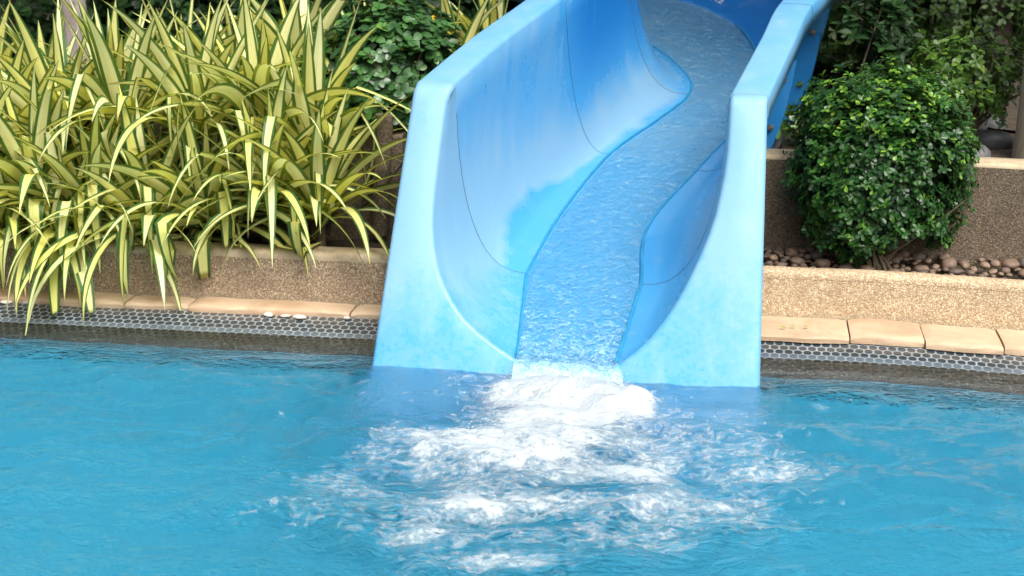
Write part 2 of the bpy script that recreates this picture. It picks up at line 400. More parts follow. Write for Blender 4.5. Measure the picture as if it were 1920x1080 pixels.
# drop the water hidden under the coping
keep = []
for f in m.f:
    c = V(m.v[f[0]])
    if SN(c)[1] < .12: keep.append(f)
m.f = keep
tag(m.build('pool_water', M['water'], angle=180), kind='structure')

# foam: its own broken sheet riding on the water
m = MB(); vs = []; dn = []
x0, x1, y0, y1, st = -1.05, 1.75, 3.2, 4.86, .010
nx = int((x1-x0)/st); ny = int((y1-y0)/st)
for j in range(ny+1):
    for i in range(nx+1):
        x = x0+i*st; y = y0+j*st; d = foam_d(x, y)
        n1 = noise.fractal(V((x*7+2*noise.noise(V((x*3, y*3, 2))), y*7, 9.1)), 1, 2, 5)
        n2 = noise.fractal(V((x*24, y*20, 5.1)), 1, 2, 3)
        e = d+(.40*n1+.22*n2)*min(1, .35+d)
        z = wave(x, y, d)+.0035
        if d > .5: z += (d-.5)*(.022+.007*n1+.006*n2)
        vs.append(V((x, y, z))); dn.append(max(0, e))
fs = []
for j in range(ny):
    for i in range(nx):
        a = j*(nx+1)+i; q = (a, a+1, a+nx+2, a+nx+1)
        if max(dn[k] for k in q) > .13: fs.append(q)
used = sorted({k for f in fs for k in f}); mp = {k: i for i, k in enumerate(used)}
m.add([vs[k] for k in used], [tuple(mp[k] for k in f) for f in fs], None, dens=[min(1.2, dn[k]) for k in used])
tag(m.build('foam', M['foam'], angle=180), kind='stuff')

# ------------------------------------------------------------------ slide
PLB = at_z(695, 690, 0); PRB = at_z(1425, 722, 0); PLT = V((-.327, 5.126, .876))
PN = (PLT-PLB).cross(PRB-PLB).normalized()
def on_plate(u, v):
    d = ray(u, v); o = V((0, 0, CAMH)); t = (PLB-o).dot(PN)/d.dot(PN); return o+d*t
def cr(pts, n):   # Catmull-Rom through points, n samples evenly by length
    P = [V(p) for p in pts]; P = [2*P[0]-P[1]]+P+[2*P[-1]-P[-2]]; out = []
    for i in range(1, len(P)-2):
        for k in range(24):
            t = k/24; a, b, c, d = P[i-1:i+3]
            out.append(.5*((2*b)+(c-a)*t+(2*a-5*b+4*c-d)*t*t+(3*b-a-3*c+d)*t**3))
    out.append(P[-2]); L = [0]
    for a, b in zip(out, out[1:]): L.append(L[-1]+(b-a).length)
    res = []; j = 0
    for k in range(n):
        s = L[-1]*k/(n-1)
        while j < len(L)-2 and L[j+1] < s: j += 1
        res.append(out[j].lerp(out[j+1], 0 if L[j+1] == L[j] else (s-L[j])/(L[j+1]-L[j])))
    return res
NW, NF = 16, 8
UL = cr([(*p, 0) for p in [(850, 158), (837, 200), (823, 300), (813, 400), (816, 470), (832, 530), (872, 596), (920, 638), (962, 668)]], NW)
UR = cr([(*p, 0) for p in [(1163, 680), (1212, 640), (1262, 575), (1302, 500), (1335, 420), (1352, 350), (1362, 290), (1366, 230), (1369, 180)]], NW)
# outlets: front opening in the plane of the front panel
u_left = [on_plate(p.x, p.y) for p in UL]; u_right = [on_plate(p.x, p.y) for p in UR]
RIMW = .128
# stations of the channel: crease L, crease R, rim inner L, rim inner R
ST = [
 ((.047, 5.281, .190), (.455, 5.205, .170), (-.188, 5.165, .884), (.716, 5.060, .862)),
 ((.182, 5.735, .304), (.512, 5.625, .277), (-.016, 5.575, .988), (.885, 5.555, .986)),
 ((.393, 6.252, .433), (.742, 6.10, .396), (.205, 6.02, 1.10), (1.005, 5.915, 1.075)),
 ((.620, 6.600, .520), (.930, 6.47, .487), (.400, 6.52, 1.22), (1.20, 6.30, 1.17)),
 ((.785, 6.882, .590), (1.105, 6.90, .600), (.505, 6.86, 1.27), (1.39, 6.78, 1.27)),
 ((.795, 7.130, .650), (1.165, 7.33, .705), (.500, 7.10, 1.33), (1.47, 7.36, 1.38)),
 ((.655, 7.500, .745), (1.105, 7.80, .815), (.380, 7.30, 1.42), (1.36, 8.05, 1.50)),
 ((.400, 7.680, .830), (.830, 8.13, .910), (.200, 7.42, 1.50), (.95, 8.45, 1.60)),
 ((.000, 7.800, .940), (.250, 8.30, 1.00), (-.05, 7.50, 1.62), (.28, 8.62, 1.70)),
 ((-.70, 7.900, 1.14), (-.60, 8.40, 1.17), (-.72, 7.58, 1.80), (-.62, 8.72, 1.85))]
def chan(fidx):    # interpolated station
    P = ST; i = min(int(fidx), len(P)-2); t = fidx-i; out = []
    for k in range(4):
        g = lambda q: V(P[q][k]) if 0 <= q < len(P) else (2*V(P[0][k])-V(P[1][k]) if q < 0 else 2*V(P[-1][k])-V(P[-2][k]))
        a, b, c, d = g(i-1), g(i), g(i+1), g(i+2)
        out.append(.5*((2*b)+(c-a)*t+(2*a-5*b+4*c-d)*t*t+(3*b-a-3*c+d)*t**3))
    return out
def wallpts(C, Rm, lat, n, ex=2.5):
    d = Rm-C; a = lat*d.dot(lat); up = d-a; pts = []
    for k in range(n):   # from rim to crease
        th = math.pi/2*(1-k/(n-1)); s = math.sin(th)**(2/ex); c = math.cos(th)**(2/ex)
        pts.append(C+a*s+up*(1-c))
    return pts
STEP = .013
def section(f):
    cL, cR, rL, rR = chan(f)
    lat = (cR-cL).normalized(); lat2 = (lat*.6+(rR-rL).normalized()*.4).normalized()
    wl = wallpts(cL, rL, -lat2, NW); wr = wallpts(cR, rR, lat2, NW)[::-1]
    return wl, wr, lat2, (rR-rL).normalized()
def floor_pts(cl, crr, drop=STEP):
    lat = (crr-cl).normalized(); dn = V((0, 0, -drop)); a = cl+lat*.014+dn; b = crr-lat*.014+dn
    return [a.lerp(b, k/(NF-1)) for k in range(NF)]
def rim_prof(ri, out):   # from outer lip bottom to inner edge (list), out = outward unit vector
    r = .014; z = V((0, 0, 1)); w = RIMW; pts = [ri+out*w-z*.075, ri+out*w-z*(r+.02)]
    for k in range(1, 5):
        a = math.pi/2*k/4; pts.append(ri+out*(w-r+r*math.cos(a))+z*(-r+r*math.sin(a)))
    pts.append(ri+out*w*.5+z*.001)
    for k in range(0, 4):
        a = math.pi/2*k/4; pts.append(ri+out*(r-r*math.sin(a))+z*(-r+r*math.cos(a)))
    return pts
def profile(f):
    wl, wr, lat, rlat = section(f)
    p = rim_prof(wl[0], -rlat)[:-1]+[wl[0]-V((0, 0, .014))]+wl[1:]
    p += floor_pts(wl[-1], wr[0]) + wr[:-1]+[wr[-1]-V((0, 0, .014))]+rim_prof(wr[-1], rlat)[:-1][::-1]
    return p
NR = len(rim_prof(V(), V((1, 0, 0))))
slide = empty('water_slide', PLB.lerp(PRB, .5), label='big light blue fibreglass water slide curving down into the pool, faded and scuffed', cat='water slide')
fs_ = [-.03]+[i*.125 for i in range(0, 72+1)]
rows = []; fade = []; deep = []
for f in fs_:
    pr = profile(f); rows.append(pr); n = len(pr)
    for i in range(n):
        if i < NR or i >= n-NR:    # rim
            fade.append(.62-.12*min(3, f)); deep.append(min(1, .08*f))
        else:
            k = i-NR
            if k < NW-1: h = 1-k/(NW-1); side = 0
            elif k < NW-1+NF: h = 0; side = 1
            else: h = (k-NW+1-NF)/(NW-1); side = 2
            if side == 0:
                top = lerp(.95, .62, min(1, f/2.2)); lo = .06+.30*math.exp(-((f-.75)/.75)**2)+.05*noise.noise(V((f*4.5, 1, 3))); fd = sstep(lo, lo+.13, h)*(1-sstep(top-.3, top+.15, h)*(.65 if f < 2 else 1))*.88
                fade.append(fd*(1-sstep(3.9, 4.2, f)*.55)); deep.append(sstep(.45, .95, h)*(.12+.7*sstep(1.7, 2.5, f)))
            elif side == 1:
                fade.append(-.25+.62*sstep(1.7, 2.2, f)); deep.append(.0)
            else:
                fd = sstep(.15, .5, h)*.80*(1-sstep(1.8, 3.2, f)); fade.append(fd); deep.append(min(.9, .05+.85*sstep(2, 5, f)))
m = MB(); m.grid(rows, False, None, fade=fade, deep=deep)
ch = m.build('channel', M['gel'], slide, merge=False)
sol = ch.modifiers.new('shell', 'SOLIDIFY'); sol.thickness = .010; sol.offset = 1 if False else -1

# front panel: run-out lip, opening and the sloping front
p1 = profile(0.0)
rLo, rRo = PLT, on_plate(1440, 178)
inL = u_left; inR = u_right
fl0 = floor_pts(inL[-1], inR[0], .006)
core0 = inL+fl0+inR
core1 = [p for p in section(0.0)[0]]+floor_pts(section(0.0)[0][-1], section(0.0)[1][0])+section(0.0)[1]
rowsI = []
for k in range(7):
    t = k/6; rowsI.append([a.lerp(b, t) for a, b in zip(core1, core0)])
NC = len(core0)
botL = PLB+(PLB-PLT)*.35; botR = PRB+(PRB-rRo)*.35
outer = []
for i in range(NC):
    if i < NW: outer.append(rLo.lerp(botL, (i/(NW-1))**1.15))
    elif i < NW+NF: outer.append(botL.lerp(botR, (i-NW+1)/(NF+1)))
    else: outer.append(botR.lerp(rRo, ((i-NW-NF)/(NW-1))**(1/1.15) if i > NW+NF else 0))
back = V((.06, .30, 0)); 
NP = -PN if PN.y > 0 else PN.copy()      # out of the front face, towards the pool
RE = .017
def leg_row(c, o, N, depth, bul=0.0):
    u = (o-c).normalized(); B = -N; pts = [o+B*depth-u*.004, o+B*(RE+.03)-u*.001]
    for k in range(5):
        a = math.pi/8*k; pts.append(o-u*RE*(1-math.cos(a))+B*RE*(1-math.sin(a)))
    a0, a1 = o-u*RE, c+u*RE
    for t in (.2, .4, .6, .8): pts.append(a0.lerp(a1, t)+N*bul*math.sin(math.pi*t))
    for k in range(5):
        a = math.pi/8*k; pts.append(c+u*RE*(1-math.sin(a))+B*RE*(1-math.cos(a)))
    return pts
def corner_rows(c0, o0, c1, o1, dP_c, dP_o):   # from the first joint along the rim and over the corner
    dR_c = (c1-c0).normalized(); dR_o = (o1-o0).normalized(); ra = .034
    lat = (o0-c0).normalized(); NRm = lat.cross(dR_c).normalized()
    if NRm.z < 0: NRm = -NRm
    rs = [leg_row(c1, o1, NRm, .075)]
    L = (c1-c0).length; Lo = (o1-o0).length
    if L > ra*1.15: rs.append(leg_row(c0+dR_c*ra*1.05, o0+dR_o*min(ra*1.05, Lo*.9), NRm, .075))
    A1, A2 = c0+dR_c*min(ra, L*.8), c0+dP_c*ra; B1, B2 = o0+dR_o*min(ra, Lo*.8), o0+dP_o*ra
    for k in range(7):
        t = k/6; q = lambda a, b, d: a*(1-t)**2+b*2*t*(1-t)+d*t*t
        rs.append(leg_row(q(A1, c0, A2), q(B1, o0, B2), NRm.lerp(NP, t).normalized(), .075+.03*t))
    return rs
c1L, c1R = core1[0], core1[-1]; rl0 = section(0.0)[3]
cl_rows = corner_rows(core0[0], rLo, c1L, c1L-rl0*RIMW, (core0[1]-core0[0]).normalized(), (outer[1]-outer[0]).normalized())
cr_rows = corner_rows(core0[-1], rRo, c1R, c1R+rl0*RIMW, (core0[-2]-core0[-1]).normalized(), (outer[-2]-outer[-1]).normalized())
mid_rows = [leg_row(core0[i], outer[i], NP, .105+.03*min(1, i/4, (NC-1-i)/4), .005) for i in range(1, NC-1)]
allr = cl_rows+mid_rows+cr_rows[::-1]
fadeP = [.34+.5*sstep(.05, .45, p.z+.05*math.sin(p.x*9)) for r in allr for p in r]
m = MB(); m.grid(allr, fade=fadeP, deep=0.0)
rowsI[-1] = [core0[i]-NP*RE for i in range(NC)]
for k, r in enumerate(rowsI):
    r[0] = cl_rows[0][-1].lerp(cl_rows[-4][-1], k/6); r[-1] = cr_rows[0][-1].lerp(cr_rows[-4][-1], k/6)
fadeI = []
for k in range(7):
    for i in range(NC):
        if i < NW: h = 1-i/(NW-1); fadeI.append(.72*sstep(.0, .4, h)+.14)
        elif i < NW+NF: fadeI.append(.0)
        else: h = (i-NW-NF)/(NW-1); fadeI.append(.55*sstep(.1, .6, h)+.1)
m.grid(rowsI, fade=fadeI, deep=0.0)
fp = m.build('front_panel', M['gelf'], slide, merge=True, angle=60)

for f, rad in ((0.0, .0016), (2.0, .0016), (4.0, .002)):
    wl, wr, lat, rl = section(f); m = MB()
    m.tube((rim_prof(wl[0], -rl)[1:] if f else [])+wl[1:], rad, 6); m.build('seam', M['dark'], slide)
    m = MB(); m.tube(wr[:-1]+(rim_prof(wr[-1], rl)[1:][::-1] if f else []), rad, 6); m.build('seam', M['dark'], slide)

def heading(f):
    a = section(min(f+.05, 9))[2]; return V((-a.y, a.x, 0)).normalized()
def outline(f, off, n0=0):
    wl, wr, lat, rl = section(f); pts = wl+wr; out = []
    up = V((0, 0, 1))
    for i, p in enumerate(pts):
        d = (pts[min(i+1, len(pts)-1)]-pts[max(0, i-1)]).normalized(); nrm = d.cross(heading(f)).normalized()
        c = (wl[0]+wr[-1])*.5
        if nrm.dot(p-c) < 0: nrm = -nrm
        q = p+nrm*off
        if NW-3 <= i <= NW+2: q.z -= .04
        out.append(q)
    return out
def ring(m, f, a, b, th, i0=0, i1=None, back=0):
    h = heading(f); o1 = outline(f, a)[i0:i1]; o2 = outline(f, b)[i0:i1]; k = h*back
    q1 = [p+k-h*th/2 for p in o1]; q2 = [p+k-h*th/2 for p in o2]; q3 = [p+k+h*th/2 for p in o2]; q4 = [p+k+h*th/2 for p in o1]
    m.grid([q1, q2, q3, q4, q1], fade=.1, deep=.55)
flanges = []
for f, bolts in ((1.95, (3, 6, 9, 12)), (2.75, (2, 5, 8, 11))):
    m = MB(); ring(m, f, .012, .10, .022, 2, -2); fo = m.build('flange', M['gel'], slide, merge=True, angle=35)
    ol = outline(f, .066); h = heading(f)
    for k in bolts:
        for idx in (len(ol)-1-k,):
            p = ol[idx]-h*.011; m = MB()
            m.tube([p, p-h*.004], .013, 12); m.tube([p-h*.004, p-h*.012], .0085, 6); m.tube([p-h*.012, p-h*.016], [.005, .004], 8)
            m.build('bolt', M['bolt'], fo, angle=30)
    if f < 3:
        m = MB(); ring(m, f, .075, .125, .05, len(ol)-13, -6, .05); m.build('support_bracket', M['steel'], slide, merge=True, angle=30)

for side in (0, 1):
    m = MB(); pts = []
    for f in [i*.1 for i in range(0, 60)]:
        wl, wr, _, _ = section(f); pts.append(wl[-1]+V((.004, 0, .0)) if side == 0 else wr[0]-V((.004, 0, .0)))
    a0 = (fl0[0] if side == 0 else fl0[-1])+V((0, 0, .006)); pts = [a0, a0.lerp(pts[0], .5)]+pts
    m.tube(pts, .0052, 8); m.build('crease_joint', M['joint'], slide)
# worn painted marking on the outer wall of the bend
best = None
for f in [5+i*.02 for i in range(150)]:
    wr = section(f)[1]
    for k in range(2, 5):
        p = wr[k]; c = p-V((0, 0, CAMH)); dep = c.y*math.cos(PITCH)-c.z*math.sin(PITCH); u = 960+F*c.x/dep; v = 540-F*(c.y*math.sin(PITCH)+c.z*math.cos(PITCH))/dep
        e = (u-1340)**2+(v-27)**2
        if best is None or e < best[0]: best = (e, f, k)
_, f, k = best; wr = section(f)[1]; wq = section(f-.05)[1]
tx = (wq[k]-wr[k]).normalized(); ty = (wr[k+1]-wr[k-1]).normalized(); tz = tx.cross(ty).normalized()
if tz.y > 0: tz = -tz
if tx.x < 0: tx = -tx
m = MB()
for pl in ([(-.040, .006), (-.052, -.004), (-.040, -.014)], [(-.024, .006), (-.014, .014), (-.014, -.016)], [(.004, .008), (.012, .016), (.022, .010), (.020, .0), (.004, -.016), (.030, -.016)]):
    for a, b in zip(pl, pl[1:]):
        A_ = wr[k]+tx*a[0]+ty*a[1]+tz*.003; B_ = wr[k]+tx*b[0]+ty*b[1]+tz*.003
        m.tube([A_, B_], .0035, 6)
m.build('marking', M['white'], slide)

# water running down the slide and falling off the lip
rows, dn = [], []
def wrow(a, b, lift, n=22): return [a.lerp(b, k/(n-1))+V((0, 0, lift)) for k in range(n)]
fa, fb = fl0[0], fl0[-1]
lipd = V((-.01, -1, 0))
for d_, z_, q in ((.135, -.085, .8), (.12, -.05, .74), (.10, -.02, .64), (.075, .002, .5), (.045, .010, .42), (.015, .012, .36)):
    wd = (fb-fa)*.06*(d_/.12)
    rows.append(wrow(fa+lipd*d_-wd, fb+lipd*d_+wd, z_)); dn.append(q)
fl1 = floor_pts(section(0.0)[0][-1], section(0.0)[1][0])
for k in range(0, 13):
    t = k/12; rows.append(wrow(fl0[0].lerp(fl1[0], t), fl0[-1].lerp(fl1[-1], t), .010)); dn.append(.34*(1-t)+.08*t)
for f in [i*.08 for i in range(1, 106)]:
    wl, wr, _, _ = section(f); q = floor_pts(wl[-1], wr[0]); rows.append(wrow(q[0], q[-1], .010)); dn.append(.06+.12*max(0, noise.noise(V((f*1.6, 3, 1)))) + (.12 if f > 4.2 else 0))
m = MB()
for i, r in enumerate(rows):
    for k, p in enumerate(r):
        p.z += .005*noise.fractal(V((p.x*16, p.y*9, 2.2)), 1, 2, 3)*(1 if 0 < k < len(r)-1 else 0)*(2.2 if i < 6 else 1)
m.grid(rows, dens=[d for d in dn for _ in range(22)])
tag(m.build('slide_water', M['flow'], angle=180), kind='structure')

# spray droplets and bubbles at the outfall and through the foam
m = MB()
ICO = bmesh.new(); bmesh.ops.create_icosphere(ICO, subdivisions=1, radius=1); iv = [v.co.copy() for v in ICO.verts]; ifc = [tuple(v.index for v in f.verts) for f in ICO.faces]; ICO.free()
lipc = fl0[0].lerp(fl0[-1], .5)
cnt = 0
while cnt < 260:
    x = R.uniform(-.5, 1.2); y = R.uniform(3.5, 4.8); d = foam_d(x, y)
    if R.random() < min(1, d)*.9:
        rr = R.choice((.0008, .0010, .0013, .0017)); z = wave(x, y, d)+.003+max(0, d-.5)*(.02+.03*R.random())
        m.add([V((x, y, z))+q*rr for q in iv], ifc); cnt += 1
for k in range(260):
    a = R.random(); p = fl0[0].lerp(fl0[-1], a)+V((R.gauss(0, .03), -.10+R.gauss(0, .05), 0)); p.z = abs(R.gauss(0, .03))+.01
    rr = R.choice((.0010, .0012, .0017)); m.add([p+q*rr for q in iv], ifc)
t = NT('droplet'); dm = t.surf(t.bsdf((.88, .93, .95), .15))
tag(m.build('spray', dm, angle=180), kind='stuff')

# ------------------------------------------------------------------ coping, curbs, walls, beds
def slab(m, s0, s1, n0, n1, z0, z1, rnd, r=.008, warp=.004):
    # a stone slab with worn edges: rows along s
    rows = []
    rr = random.Random(rnd); k = max(4, int((s1-s0)/.03))
    for i in range(k+1):
        t = i/k; s = lerp(s0, s1, t); e = .0 if 0 < i < k else .006
        w = lambda q: warp*noise.noise(V((s*9, q, rnd*3.7)))
        zt = z1+w(1)-e; nf = n0+w(2)*2.2+e+.01*noise.noise(V((s*2.5, 5, rnd)))
        rows.append([E(s, nf+.002, z0), E(s, nf, zt-r), E(s, nf+r*.35, zt-r*.35), E(s, nf+r, zt), E(s, lerp(nf, n1, .5), zt+w(3)), E(s, n1, zt), E(s, n1, z0)])
    m.grid(rows, True); n = 7
    m.add(rows[0], [tuple(range(n))]); m.add(rows[-1], [tuple(range(n))[::-1]])
right_stones = [(.70, 1.13, 'sandstone coping slab touching the slide at right, with three tiny green leaves on it'),
                (1.135, 1.375, 'pinkish sandstone slab between the leaf-strewn slab and the pale slab, right of the slide'),
                (1.38, 1.625, 'pale sandstone slab, second in from the right edge of the pool coping'),
                (1.63, 2.6, 'sandstone slab with a rounded corner at the right edge of the photo')]
left_stones = [(-.60, -.36, 'small dark sandstone piece in the corner tight against the slide left side'),
               (-1.20, -.605, 'long sandstone slab with a pale worn patch left of the slide'),
               (-1.44, -1.205, 'reddish sandstone slab under the crossed drooping leaf tips'),
               (-1.72, -1.445, 'broken sandstone slab half hidden under striped leaves'),
               (-2.1, -1.725, 'dark reddish sandstone slab at the left edge of the photo')]
for k, (a, b, lab) in enumerate(right_stones):
    m = MB(); slab(m, a, b, .095+.012*(k % 2), .315, .03, .056+.004*(k % 2), k+1, .01)
    o = m.build('coping_stone', M['sand'], merge=True, angle=35); recenter(o, E((a+b)/2, .2, .03)); tag(o, lab, 'coping stone', 'sandstone slabs along the pool edge')
for k, (a, b, lab) in enumerate(left_stones):
    m = MB(); slab(m, a, b, .135-.01*(k % 2), .245, .03, .054+.004*(k % 2), k+11, .010)
    o = m.build('coping_stone', M['sand'], merge=True, angle=35); recenter(o, E((a+b)/2, .18, .03)); tag(o, lab, 'coping stone', 'sandstone slabs along the pool edge')

def wall(name, s0, s1, n0, n1, z0, z1, mat, capmat, label, cat, r=.012, rnd=1, capz=.022):
    root = empty(name, E((s0+s1)/2, (n0+n1)/2, z0), label=label, cat=cat)
    m = MB(); rows = []
    ss = frange(s0, s1, .04)
    for s in ss:
        w = .004*noise.noise(V((s*5, rnd, 1)))
        rows.append([E(s, n0+w, z0), E(s, n0+w, z1-capz), E(s, n1, z1-capz), E(s, n1, z0)])
    m.grid(rows, True); m.add(rows[0], [(0, 1, 2, 3)]); m.add(rows[-1], [(3, 2, 1, 0)])
    m.build('wall_face', mat, root, merge=True, angle=35)
    m = MB(); rows = []
    for s in ss:
        w = .004*noise.noise(V((s*5, rnd, 1))); q = .003*noise.noise(V((s*12, rnd, 4))); pts = [E(s, n0+w-.001, z1-capz+.0005)]
        for k in range(5):
            a = math.pi/2*k/4; pts.append(E(s, n0+w-.001+r-r*math.cos(a), z1-r+r*math.sin(a)+q))
        pts += [E(s, lerp(n0, n1, .5), z1+q+.001), E(s, n1-r, z1+q), E(s, n1, z1-r), E(s, n1, z1-capz+.0005)]
        rows.append(pts)
    m.grid(rows, True); k = len(rows[0]); m.add(rows[0], [tuple(range(k))]); m.add(rows[-1], [tuple(range(k))[::-1]])
    m.build('wall_cap', capmat, root, merge=True, angle=50)
    return root
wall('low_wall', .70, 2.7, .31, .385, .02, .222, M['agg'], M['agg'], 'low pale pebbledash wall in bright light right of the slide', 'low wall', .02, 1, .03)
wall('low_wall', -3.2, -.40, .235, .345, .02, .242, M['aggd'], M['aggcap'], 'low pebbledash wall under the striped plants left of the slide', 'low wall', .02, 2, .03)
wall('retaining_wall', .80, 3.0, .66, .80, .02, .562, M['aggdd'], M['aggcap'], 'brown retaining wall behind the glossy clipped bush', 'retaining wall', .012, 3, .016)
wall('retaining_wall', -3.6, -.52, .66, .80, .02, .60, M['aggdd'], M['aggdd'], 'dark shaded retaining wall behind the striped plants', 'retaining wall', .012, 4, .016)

def bed(name, s0, s1, n0, n1, z, mat, amp=.02):
    rows = []
    for s in frange(s0, s1, .12):
        rows.append([E(s, n, z+amp*noise.noise(V((s*4, n*4, 2)))) for n in frange(n0, n1, .12)])
    m = MB(); m.grid(rows); tag(m.build(name, mat, angle=180), kind='structure')
bed('soil', -3.2, -.42, .345, .66, .185, M['soil'])
bed('soil', .72, 2.7, .385, .66, .175, M['soil'])
bed('soil', .90, 9, .80, 1.6, .515, M['soil'])
bed('soil', -9, -.60, .80, 1.6, .55, M['soil'])
bed('soil', 1.75, 9, 1.6, 9, .52, M['soil'], .05)
bed('soil', -9, -.45, 1.6, 9, .55, M['soil'], .05)

# brown pebbles in the right bed
def pebble_mesh(name, seed, mat):
    bm = bmesh.new(); bmesh.ops.create_icosphere(bm, subdivisions=3, radius=1); rr = random.Random(seed)
    sx, sy, sz = rr.uniform(.8, 1.25), rr.uniform(.7, 1.0), rr.uniform(.5, .72)
    for v in bm.verts:
        k = 1+.16*noise.noise(v.co*1.3+V((seed*5, 0, 0)))
        v.co = V((v.co.x*sx, v.co.y*sy, v.co.z*sz))*k
    me = bpy.data.meshes.new(name); bm.to_mesh(me); bm.free(); me.materials.append(mat); me.shade_smooth(); return me
PM = [pebble_mesh('pebble', i, M['pebble']) for i in range(6)]
pos = []
for it in range(4000):
    s = R.uniform(.76, 2.0); n = R.uniform(.40, .65); rr = R.choice((R.uniform(.008, .016), R.uniform(.014, .03)))
    if all(math.hypot(s-a, n-b) > (rr+c)*.86 for a, b, c in pos): pos.append((s, n, rr))
    if len(pos) >= 230: break
for i, (s, n, rr) in enumerate(pos):
    o = bpy.data.objects.new('pebble', PM[i % 6]); COL.objects.link(o)
    o.location = E(s, n, .182+.03*sstep(.45, .66, n)+rr*.3); o.scale = (rr*1.15,)*3; o.rotation_euler = (R.uniform(-.3, .3), R.uniform(-.3, .3), R.uniform(0, 6.28))
    tag(o, 'smooth brown pebble lying in the bed between the pale low wall and the retaining wall', 'pebble', 'brown pebbles in the bed right of the slide')
WM = [pebble_mesh('pebble', 20+i, M['wpebble']) for i in range(3)]
for i, (u, v, r_, lab) in enumerate([(12, 566, .014, 'white pebble at the left edge of the photo beside the tile rim'), (48, 567, .012, 'flat white pebble just right of the leftmost one'),
        (135, 570, .018, 'large flat white pebble under the striped leaf tips at far left'), (200, 573, .012, 'white pebble right of the large flat one at far left'), (503, 590, .016, 'white pebble beside the tile rim, largest of the four near the slide'),
        (535, 592, .012, 'small white pebble next to the largest one near the slide'), (562, 594, .015, 'flat long white pebble, third from the slide'), (650, 596, .012, 'white pebble nearest the left side of the slide')]):
    p = at_z(u, v, .036); o = bpy.data.objects.new('pebble', WM[i % 3]); COL.objects.link(o); o.location = p; o.scale = (r_*1.3, r_, r_*.8); o.rotation_euler = (0, 0, R.uniform(-.6, .6))
    tag(o, lab, 'pebble', 'white pebbles along the tile rim')
# grey rocks on the upper bed
for i, (u, v, n, r_, lab) in enumerate([(1825, 285, 1.0, .07, 'grey rock nearest the retaining wall by the palm trunk'), (1865, 250, 1.25, .09, 'pale grey rock beside the palm trunk'), (1790, 230, 1.4, .08, 'grey rock behind the glossy bush, under the loose shrub'), (1850, 212, 1.7, .10, 'grey rock farthest back under the loose shrub')]):
    o = bpy.data.objects.new('rock', pebble_mesh('rock', 40+i, M['rock'])); COL.objects.link(o); o.location = at_n(u, v, n); o.location.z = .53; o.scale = (r_,)*3; o.rotation_euler = (.2, .1, i*2)
    tag(o, lab, 'rock', 'grey rocks on the upper bed')

# ------------------------------------------------------------------ plants
def slide_x(p):
    if p.y < 5.13: return -.461+.153*max(0, p.z)
    return -.327+.42*(p.y-5.13)
def fix(p):
    s, n = SN(p)
    if s < -.38:
        if .20 < n < .36:
            if p.z < .256: p.z = .256
        elif n <= .20 and n > .13: p.z = max(p.z, .066)
        elif n <= .13: p.z = max(p.z, .042)
        elif n < .64: p.z = max(p.z, .20)
        elif n < .80 and p.z < .61: p.z = .61
        elif n >= .8: p.z = max(p.z, .56)
    return p
def blade(m, base, az, e0, L, W, droop, rnd, old=0.0, kink=None, segs=18, roll=0.0, clip=True):
    p = base.copy(); d_h = V((math.cos(az), math.sin(az), 0)); side = V((-math.sin(az), math.cos(az), 0))
    pts = []; st = L/segs; side_dr = R.uniform(-.35, .35)
    for k in range(segs+1):
        t = k/segs; el = e0-droop*(t**1.5)
        if kink and t > kink[0]: el -= kink[1]
        a2 = az+side_dr*t; h = V((math.cos(a2), math.sin(a2), 0))
        d = h*math.cos(el)+V((0, 0, math.sin(el)))
        pts.append((p.copy(), d, V((-math.sin(a2), math.cos(a2), 0))))
        p = fix(p+d*st)
    if clip and any(q.x > slide_x(q)-.02 and q.y < 6.4 for q, _, _ in pts): return False
    rows, uvs = [], []
    for k, (q, d, sd) in enumerate(pts):
        t = k/segs
        w = W*(.50+.50*sstep(0, .35, t))*(1-(max(0, t-.35)/.65)**1.9*.985)*.5
        nr = sd.cross(d).normalized() if sd.cross(d).length > .01 else V((0, 0, 1))
        rl = roll*sstep(0, .5, t)*(1 if (nr*math.cos(.4)-sd*math.sin(.4)).dot(V((0, -1, .3))) > (nr*math.cos(.4)+sd*math.sin(.4)).dot(V((0, -1, .3))) else -1); sd2 = (sd*math.cos(rl)+nr*math.sin(rl)).normalized(); nr = d.cross(sd2).normalized()*-1
        v = .32*(1-.5*t)
        wob = .05*w*math.sin(t*17+rnd*20)
        rows.append([q+sd2*w+nr*(w*v+wob)*-1, q+sd2*w*.5+nr*(w*v*.42)*-1, q.copy(), q-sd2*w*.5+nr*(w*v*.42)*-1, q-sd2*w+nr*(w*v-wob)*-1])
        uvs.append([(0.02, t), (.26, t), (.5, t), (.74, t), (.98, t)])
    m.grid(rows, False, uvs, rnd=rnd, old=old)
    return True
